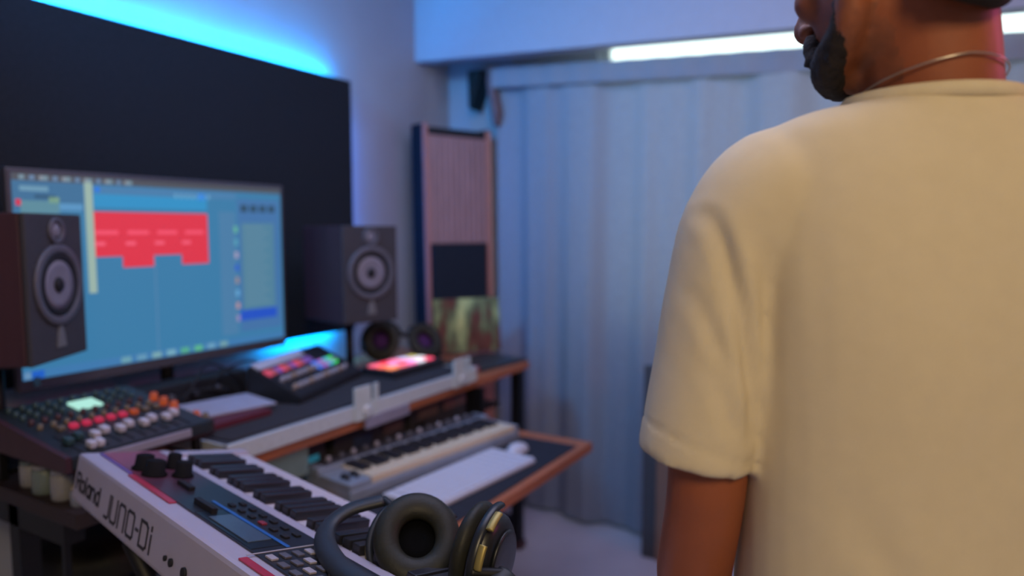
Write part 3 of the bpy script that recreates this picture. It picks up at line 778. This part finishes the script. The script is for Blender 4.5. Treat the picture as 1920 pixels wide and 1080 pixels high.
# lettering on the back face (drawn in the plane y=0, reading from the far end)
inkm = mat('dark_ink', '2C2A36', .6)
def backM(s, h): return Matrix.Translation((s, -.0006, h))
def stroke(bm, pts, wd, s, h, sc, shear=0.0):
    for (ax, ay), (bx_, by) in zip(pts[:-1], pts[1:]):
        p = Vector((s + (ax + shear * ay) * sc, 0, h + ay * sc)); q = Vector((s + (bx_ + shear * by) * sc, 0, h + by * sc))
        d = (q - p)
        if d.length < 1e-6: continue
        d.normalize(); nrm = Vector((-d.z, 0, d.x)) * wd / 2
        p2 = p - d * wd * .45; q2 = q + d * wd * .45
        a_ = [bm.verts.new(c + Vector((0, yy, 0))) for yy in (-.0008, .0002) for c in (p2 + nrm, q2 + nrm, q2 - nrm, p2 - nrm)]
        for f in ((0, 1, 2, 3), (7, 6, 5, 4), (0, 4, 5, 1), (1, 5, 6, 2), (2, 6, 7, 3), (3, 7, 4, 0)): bm.faces.new([a_[i] for i in f])
def arc(cx, cy, rx, ry, a0, a1, n=10): return [(cx + rx * math.cos(R(a0 + (a1 - a0) * i / n)), cy + ry * math.sin(R(a0 + (a1 - a0) * i / n))) for i in range(n + 1)]
G = {
 'R': (0.62, [[(0, 0), (0, 1), (.38, 1)] + arc(.36, .76, .2, .24, 80, -80) + [(0, .52)], [(.30, .5), (.58, 0)]]),
 'o': (0.62, [arc(.27, .35, .26, .35, 0, 360, 18)]),
 'l': (0.16, [[(0, 0), (0, 1)]]),
 'a': (0.60, [arc(.25, .35, .24, .35, 0, 360, 16), [(.5, .7), (.5, 0)]]),
 'n': (0.60, [[(0, 0), (0, .7)], arc(.24, .40, .24, .30, 170, 0, 8) + [(.48, 0)]]),
 'd': (0.62, [arc(.25, .35, .24, .35, 0, 360, 16), [(.5, 1), (.5, 0)]]),
 'J': (0.62, [[(.5, 1), (.5, .12), (.40, 0), (.08, 0)]]),
 'U': (0.80, [[(0, 1), (0, .12), (.1, 0), (.5, 0), (.62, .12), (.62, 1)]]),
 'N': (0.80, [[(0, 0), (0, .88), (.1, 1), (.5, 1), (.62, .88), (.62, 0)]]),
 'O': (0.82, [[(.1, 0), (.56, 0), (.66, .1), (.66, .9), (.56, 1), (.1, 1), (0, .9), (0, .1), (.1, 0)]]),
 '-': (0.34, [[(0, .5), (.2, .5)]]),
 'D': (0.86, [[(0, 0), (0, 1), (.5, 1), (.66, .88), (.66, .12), (.5, 0), (0, 0)]]),
 'i': (0.2, [[(.05, 0), (.05, .68)], [(.05, .9), (.05, 1.0)]]),
}
def write(bm, txt, s, h, size, wd, gap=.14, wide=1.0):
    for ch in txt:
        adv, st = G[ch]
        for pl_ in st: stroke(bm, [(x * wide, y) for x, y in pl_], wd, s, h, size)
        s += (adv * wide + gap) * size
    return s
bm = B(); write(bm, 'Roland', .012, -.060, .028, .0052, gap=.12, wide=1.25); obj('lettering', bm, inkm, sy, 'dark lettering reading Roland')
bm = B(); write(bm, 'JUNO-Di', .168, -.068, .038, .0048, gap=.10, wide=1.12); obj('lettering', bm, inkm, sy, 'dark lettering reading JUNO-Di')
for i, (s_, r_) in enumerate(((.435, .004), (.455, .006), (.50, .008), (.54, .008), (.58, .008), (.63, .010), (.68, .010))):
    bm = B(); lathe(bm, [(r_, 0), (r_, .003), (r_ * .6, .0035)], 18, M=Matrix.Translation((s_, 0, -.055)) @ Matrix.Rotation(R(90), 4, 'X')); obj('socket', bm, rubber, sy)
# keyboard stand (X stand) below the synthesizer
ks = thing('keyboard_stand', 'black steel keyboard stand carrying the white synthesizer', 'keyboard stand')
def sp(s, v, h): return SM @ Vector((s, v, h))
for s_ in (.22, .80):
    a_ = sp(s_, .03, -Hs - .014); b_ = sp(s_, .30, -Hs - .008)
    bm = B(); tube(bm, [a_, b_], .012, n=10, smooth=False); arm = obj('support_arm', bm, steel, ks)
    for p, dirv in ((a_, Vector((-.05, .0, 0))), (b_, Vector((.05, 0, 0)))):
        pass
    f1 = Vector((a_.x - .0, a_.y, .025)); f2 = Vector((b_.x + .0, b_.y, .025))
    bm = B(); tube(bm, [a_, f2], .013, n=10, smooth=False); obj('leg', bm, steel, ks)
    bm = B(); tube(bm, [b_ + Vector((0, .03, 0)), f1 + Vector((0, .03, 0))], .013, n=10, smooth=False); obj('leg', bm, steel, ks)
for k_ in (.03, .30):
    q = [sp(.14, k_, 0), sp(.88, k_, 0)]
    bm = B(); tube(bm, [Vector((q[0].x, q[0].y, .018)), Vector((q[1].x, q[1].y, .018))], .018, n=10, smooth=False); obj('foot_bar', bm, rubber, ks)

# ================================================================== headphones on the synthesizer
headphones('headphones', 'large black headphones with thick round cushions resting on the white synthesizer',
           (.742, .588, .915), (-.50, -.46, .74), (.728, .470, .930), (-.10, .98, .10),
           [(.765, .668, .950), (.728, .700, .942), (.690, .705, .930), (.650, .670, .925), (.612, .600, .925), (.60, .52, .925), (.62, .45, .925), (.665, .42, .925), (.70, .415, .93)],
           sc=1.2, bandr=.0125)

# ================================================================== stool under the desk, board by the curtain, floor cable
stl = thing('stool', 'round black padded stool pushed under the desk at the left', 'stool', (1.00, 1.88, 0))
bm = B(); lathe(bm, [(.10, .455), (.155, .46), (.17, .48), (.17, .515), (.15, .535), (.08, .545)], 40); obj('seat', bm, padm, stl, sm=True)
for k_ in range(4):
    a_ = R(45 + 90 * k_)
    bm = B(); tube(bm, [(.09 * math.cos(a_), .09 * math.sin(a_), .455), (.15 * math.cos(a_), .15 * math.sin(a_), 0.0)], .012, smooth=False); obj('leg', bm, steel, stl)
bm = B(); tube(bm, [(.125 * math.cos(2 * math.pi * i / 24), .125 * math.sin(2 * math.pi * i / 24), .18) for i in range(24)], .007, loop=True, smooth=False); obj('foot_ring', bm, steel, stl)
gb = thing('leaning_board', 'brown wooden board by the curtain behind the person, with added grey shadow strip', 'board', (2.66, .80, 0))
bm = B(); box(bm, 0, .03, .075, .135, 0, .80, bev=.003); obj('shadow_strip', bm, mat('shadow_grey', '4C4C50', .8), gb)  # grey slab stands in for the shaded stripe of curtain beside the board
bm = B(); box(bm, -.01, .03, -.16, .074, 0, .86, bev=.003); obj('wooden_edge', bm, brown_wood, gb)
fcb = thing('power_cable', 'dark cable drooping below the tray beside the desk leg', 'cable', (2.2, 1.40, 0))
bm = B(); tube(bm, [(-.08, -.05, .595), (-.085, -.03, .45), (-.07, 0, .25), (-.02, .02, .07), (.10, .03, .012), (.18, .1, .008), (.16, .2, .008)], .006, n=8, k=10); obj('cable', bm, rubber, fcb, sm=True)
bm = B(); tube(bm, [(-.06, -.01, .18), (-.02, .0, .2), (.05, .02, .12), (.10, .05, .01)], .007, n=8, k=8); obj('cable', bm, rubber, fcb, sm=True)
bm = B(); box(bm, -.09, -.05, -.015, .02, .17, .20, bev=.005); obj('plug', bm, redm, fcb)

# ================================================================== the person (seen from behind, head turned to the left)
PM = Matrix.Translation((.822, 0, 0)) @ Matrix.Rotation(R(30.3 - 90), 4, 'Z')
def ring(c, rx, ry, n=36, p=2.3, tx=0.0, ty=0.0):
    out = []
    for i in range(n):
        a = 2 * math.pi * i / n
        ca, sa = math.cos(a), math.sin(a)
        x = rx * math.copysign(abs(ca) ** (2 / p), ca); y = ry * math.copysign(abs(sa) ** (2 / p), sa)
        out.append(Vector((c[0] + x, c[1] + y, c[2] + tx * x + ty * y)))
    return out
def catm(vals, k):
    out = []
    n = len(vals[0])
    for i in range(len(vals) - 1):
        p0 = vals[max(i - 1, 0)]; p1 = vals[i]; p2 = vals[i + 1]; p3 = vals[min(i + 2, len(vals) - 1)]
        for j in range(k):
            t = j / k
            out.append([0.5 * (2 * p1[q] + (p2[q] - p0[q]) * t + (2 * p0[q] - 5 * p1[q] + 4 * p2[q] - p3[q]) * t * t + (3 * p1[q] - p0[q] - 3 * p2[q] + p3[q]) * t ** 3) for q in range(n)])
    out.append(list(vals[-1]))
    return out
def column(bm, vals, k=4, p=2.3):
    # vals: cx, cy, z, rx, ry, tiltx, tilty
    loft(bm, [ring(v[:3], v[3], v[4], p=p, tx=v[5], ty=v[6]) for v in catm(vals, k)])
bm = B()
# trunk and pelvis
column(bm, [(0, 0, .86, .155, .105, 0, 0), (0, 0, .98, .150, .100, 0, 0), (0, 0, 1.10, .145, .10, 0, 0), (0, 0, 1.25, .165, .11, 0, 0), (0, -.005, 1.36, .17, .095, 0, 0), (0, -.01, 1.43, .12, .07, 0, 0), (0, -.01, 1.47, .075, .062, 0, .15)])
# neck
tube(bm, [(0, -.005, 1.40), (0, -.008, 1.47), (-.012, -.018, 1.54), (-.032, -.028, 1.61)], [.075, .063, .060, .061], n=24)
# head
HM = Matrix.Translation((-.045, -.018, 1.609)) @ Matrix.Rotation(R(25), 4, 'Z') @ Matrix.Rotation(R(-11), 4, 'X')
def hl(p): return HM @ Vector(p)
ell(bm, (0, -.014, .040), (.074, .094, .085), HM)
ell(bm, (0, .022, -.025), (.060, .066, .075), HM)
ell(bm, (0, .062, -.088), (.030, .026, .022), HM)
ell(bm, (0, .075, .040), (.052, .022, .030), HM)
for s in (-1, 1):
    tube(bm, [hl((s * .062, .002, -.030)), hl((s * .055, .018, -.066)), hl((s * .026, .062, -.088))], [.015, .016, .016], n=12)
    ell(bm, (s * .038, .062, -.018), (.024, .022, .020), HM)
    ell(bm, (s * .076, -.006, -.004), (.009, .019, .031), HM)
    ell(bm, (s * .080, -.012, .012), (.007, .016, .018), HM)
    tube(bm, [hl((s * .012, .092, .026)), hl((s * .034, .088, .028)), hl((s * .052, .070, .020))], .008, n=8)
    ell(bm, (s * .012, .101, -.027), (.009, .010, .008), HM)
    ell(bm, (s * .031, .079, .015), (.017, .011, .0065), HM)
    ell(bm, (s * .031, .077, -.004), (.016, .010, .006), HM)
tube(bm, [hl((0, .090, .022)), hl((0, .102, .0)), hl((0, .113, -.020)), hl((0, .104, -.030))], [.008, .010, .013, .010], n=10)
ell(bm, (0, .088, -.050), (.026, .013, .007), HM)
ell(bm, (0, .086, -.062), (.022, .013, .007), HM)
# arms and hands
def arm(s):
    tube(bm, [(s * .150, 0, 1.405), (s * .188, 0, 1.36), (s * .205, -.004, 1.25), (s * .211, -.008, 1.12), (s * .212, .0, 1.06), (s * .212, .035, .97), (s * .205, .075, .885), (s * .200, .092, .845)], [.040, .043, .044, .041, .040, .041, .032, .027], n=20)
    W = Vector((s * .198, .096, .835)); d = Vector((0, .22, -.97)).normalized(); f = Vector((0, .97, .22)); nrm = Vector((-s, 0, 0))
    def hp(a, b_, c): return W + d * a + f * b_ + nrm * c
    tube(bm, [hp(-.01, 0, 0), hp(.03, 0, 0.002), hp(.075, 0, 0.004)], [.027, .036, .038], n=16, sx=1.0, sy=1.0) if False else None
    rings = []
    for a, wd, th in ((-.02, .026, .022), (.01, .030, .018), (.04, .038, .015), (.07, .041, .014), (.088, .038, .012)):
        rings.append([hp(a, wd * math.cos(2 * math.pi * i / 20), th * math.sin(2 * math.pi * i / 20) + .004) for i in range(20)])
    loft(bm, rings)
    for k_, (off, ln, r_) in enumerate(((.029, .070, .0088), (.010, .080, .0092), (-.010, .074, .0088), (-.029, .058, .0078))):
        tube(bm, [hp(.07, off, .003), hp(.09, off * 1.05, .004), hp(.09 + ln * .45, off * 1.15, .009), hp(.09 + ln * .78, off * 1.18, .024), hp(.09 + ln * .92, off * 1.18, .040)], [r_, r_, r_ * .97, r_ * .9, r_ * .8], n=12, k=4)
    tube(bm, [hp(.010, .020, .006), hp(.032, .042, .014), (hp(.058, .054, .024)), hp(.082, .056, .032)], [.012, .0115, .010, .0085], n=12, k=4)
arm(-1); arm(1)
# legs and feet
for s in (-1, 1):
    tube(bm, [(s * .075, 0, .92), (s * .085, .0, .80), (s * .095, .008, .50), (s * .10, -.012, .34), (s * .105, -.008, .10), (s * .105, 0, .06)], [.10, .088, .060, .056, .040, .040], n=20)
    tube(bm, [(s * .105, -.03, .045), (s * .11, .05, .040), (s * .118, .15, .030)], [.036, .040, .030], n=14)
bmb = fuse(bm, .0048, 3)
invh = HM.inverted()
for fc_ in bmb.faces:
    q = invh @ fc_.calc_center_median()
    if q.z < -.002 - .35 * max(0, .02 - q.y) + .016 * noise.noise(q * 60) and q.z > -.13 and q.y > -.004 + .02 * noise.noise(q * 55): fc_.material_index = 1
person = obj('person', bmb, [skin, mat('stubble_skin', '834A2F', .58, var=.2, scale=60)], sm=True)
person.matrix_world = PM
tag(person, 'person standing with back turned in a cream t-shirt, head turned left', 'person')

# clothing and hair
bm = B()
column(bm, [(0, 0, .83, .178, .128, 0, 0), (0, 0, .95, .172, .124, 0, 0), (0, 0, 1.10, .172, .122, 0, 0), (0, 0, 1.25, .182, .126, 0, 0), (0, 0, 1.34, .188, .120, 0, 0), (0, -.002, 1.40, .180, .108, 0, 0), (0, -.004, 1.440, .166, .092, 0, 0), (0, -.006, 1.461, .128, .080, 0, 0), (0, -.008, 1.468, .096, .074, 0, 0), (0, -.008, 1.473, .080, .070, 0, 0)], k=5, p=2.4)
for s in (-1, 1):
    tube(bm, [(s * .09, -.004, 1.392), (s * .150, -.003, 1.384), (s * .181, -.002, 1.345), (s * .200, -.002, 1.28), (s * .211, -.003, 1.21), (s * .2255, -.004, 1.113)], [.060, .066, .0625, .057, .056, .057], n=32, k=6, sx=1.14)
sbm = fuse(bm, .005, 5)
folds = [([(-.226, 1.362), (-.218, 1.338), (-.209, 1.304), (-.199, 1.274), (-.192, 1.233), (-.186, 1.193), (-.184, 1.15)], .0075, .0065),
         ([(-.228, 1.335), (-.216, 1.285), (-.200, 1.235), (-.192, 1.21)], .0035, .007),
         ([(-.236, 1.285), (-.222, 1.245), (-.198, 1.20)], .0035, .007),
         ([(-.230, 1.235), (-.205, 1.165), (-.196, 1.15)], .0025, .008),
         ([(-.185, 1.35), (-.180, 1.325), (-.176, 1.28), (-.175, 1.22)], .0035, .010),
         ([(-.11, 1.10), (-.06, 1.02), (.02, .97)], .0022, .014), ([(.12, 1.18), (.05, 1.08), (.02, .99)], .002, .018),
         ([(.0, 1.30), (.005, 1.15), (.0, 1.0)], .0025, .03)]
def segd(px, pz, a, b):
    dx, dz = b[0] - a[0], b[1] - a[1]
    t = max(0, min(1, ((px - a[0]) * dx + (pz - a[1]) * dz) / (dx * dx + dz * dz)))
    return math.hypot(px - a[0] - dx * t, pz - a[1] - dz * t), t
sbm.normal_update()
for v in sbm.verts:
    x, y, z = v.co
    disp = 0.0
    if y < .02:
        for pl_, dep, sg in folds:
            best, par = 9, 0
            for k_, (a, b) in enumerate(zip(pl_[:-1], pl_[1:])):
                d_, t_ = segd(x, z, a, b)
                if d_ < best: best, par = d_, (k_ + t_) / (len(pl_) - 1)
            if best < sg * 4:
                q = best / sg
                dep = dep * math.sin(math.pi * min(1, max(0, .06 + .88 * par))) ** .8
                disp -= dep * math.exp(-q * q); disp += dep * .35 * math.exp(-(q - 2.2) ** 2)
    disp += .0022 * noise.noise(Vector((x * 9, y * 9, z * 5 + 7)))
    for s in (-1, 1):
        if s * x > .15:
            pl_z = 1.112 + .36 * (s * x - .2235)
            dd = z - pl_z
            if 0 < dd < .05 and s * x > .165: disp -= .0016 * math.exp(-((dd - .024) / .0022) ** 2); disp += .0003 * (1 if dd < .022 else 0)
    v.co += v.normal * disp
shirt = obj('t_shirt', sbm, shirtm, person, 'cream cotton short-sleeved t-shirt', sm=True)
bm = B()
n = 48
cp = [Vector((.080 * math.cos(2 * math.pi * i / n), -.008 + .073 * math.sin(2 * math.pi * i / n), 1.473 - .03 * (.073 * math.sin(2 * math.pi * i / n)) + (-.012 if math.sin(2 * math.pi * i / n) > 0 else 0) * math.sin(2 * math.pi * i / n))) for i in range(n)]
tube(bm, cp, .0055, n=12, loop=True, smooth=False, sy=1.4)
obj('neck_band', bm, collarm, shirt, sm=True)
# trousers and shoes
bm = B()
column(bm, [(0, 0, .80, .160, .112, 0, 0), (0, 0, .90, .160, .110, 0, 0), (0, 0, .98, .158, .108, 0, 0)])
for s in (-1, 1):
    tube(bm, [(s * .078, 0, .88), (s * .088, .0, .78), (s * .098, .008, .50), (s * .104, -.01, .30), (s * .107, -.005, .085)], [.108, .098, .078, .070, .066], n=24)
obj('trousers', fuse(bm, .008, 4), denim, person, sm=True)
for s in (-1, 1):
    bm = B(); tube(bm, [(s * .105, -.055, .040), (s * .108, .02, .045), (s * .114, .11, .038), (s * .12, .19, .028)], [.030, .046, .046, .026], n=18, sy=.9); 
    box(bm, s * .112 - .045, s * .112 + .045, -.075, .20, 0.0, .02)
    obj('shoe', fuse(bm, .006, 6), shoem, person, sm=True)
# hair, beard, eyes
bm = B(); ell(bm, (0, -.018, .048), (.079, .098, .088), HM, 32, 20)
tube(bm, [hl((-.045, -.085, .0)), hl((0, -.098, -.008)), hl((.045, -.085, .0))], [.018, .020, .018], n=12)
tube(bm, [hl((-.042, -.062, -.060)), hl((0, -.076, -.070)), hl((.042, -.062, -.060))], [.014, .015, .014], n=12)
for zz_, yo_ in ((-.022, .004), (-.038, .004), (-.052, .002)):
    tube(bm, [hl((-.052, -.058 + yo_, zz_)), hl((-.030, -.076 + yo_, zz_ - .002)), hl((0, -.084 + yo_, zz_ - .004)), hl((.030, -.076 + yo_, zz_ - .002)), hl((.052, -.058 + yo_, zz_))], [.010, .014, .015, .014, .010], n=12)
hb = fuse(bm, .004, 4)
inv = HM.inverted()
dl = [v for v in hb.verts if (lambda p: (p.y > .062 - .25 * max(0, .05 - p.z)) or (p.z < .012 and p.y > -.035) or p.z < -.092)(inv @ v.co)]
bmesh.ops.delete(hb, geom=dl, context='VERTS')
obj('hair', hb, hairm, person, sm=True)
bm = B()
for s in (-1, 1):
    tube(bm, [hl((s * .064, .008, -.030)), hl((s * .057, .024, -.068)), hl((s * .036, .060, -.088)), hl((0, .080, -.092))], [.007, .014, .018, .020], n=12)
    tube(bm, [hl((0, .099, -.042)), hl((s * .024, .088, -.046)), hl((s * .030, .078, -.075))], [.006, .008, .012], n=10)
ell(bm, (0, .080, -.094), (.018, .019, .017), HM)
bb = fuse(bm, .004, 2)
for v in bb.verts: v.co += Vector((noise.noise(v.co * 120), noise.noise(v.co * 120 + Vector((5, 5, 5))), noise.noise(v.co * 120 + Vector((9, 1, 3))))) * .0022
obj('beard', bb, beardm, person, sm=True)
for s in (-1, 1):
    bm = B(); ell(bm, (s * .031, .0745, .0055), (.0115, .0115, .0095), HM); ey = obj('eye', bm, mat('eye_white', 'CFC8C0', .2), person, sm=True)
    bm = B(); ell(bm, (s * .031, .0835, .0055), (.005, .0035, .005), HM); obj('iris', bm, rubber, ey, sm=True)
# thin chain around the neck
bm = B()
pts = []
for i in range(40):
    a = 2 * math.pi * i / 40
    pts.append((-.006 + .0655 * math.cos(a), -.014 + .064 * math.sin(a), 1.507 - .25 * (.064 * math.sin(a) + .064) - .14 * max(0, -math.cos(a)) * .064))
tube(bm, pts, .0009, n=6, loop=True, smooth=False)
obj('necklace', bm, silver, person, 'thin silver neck chain', sm=True)
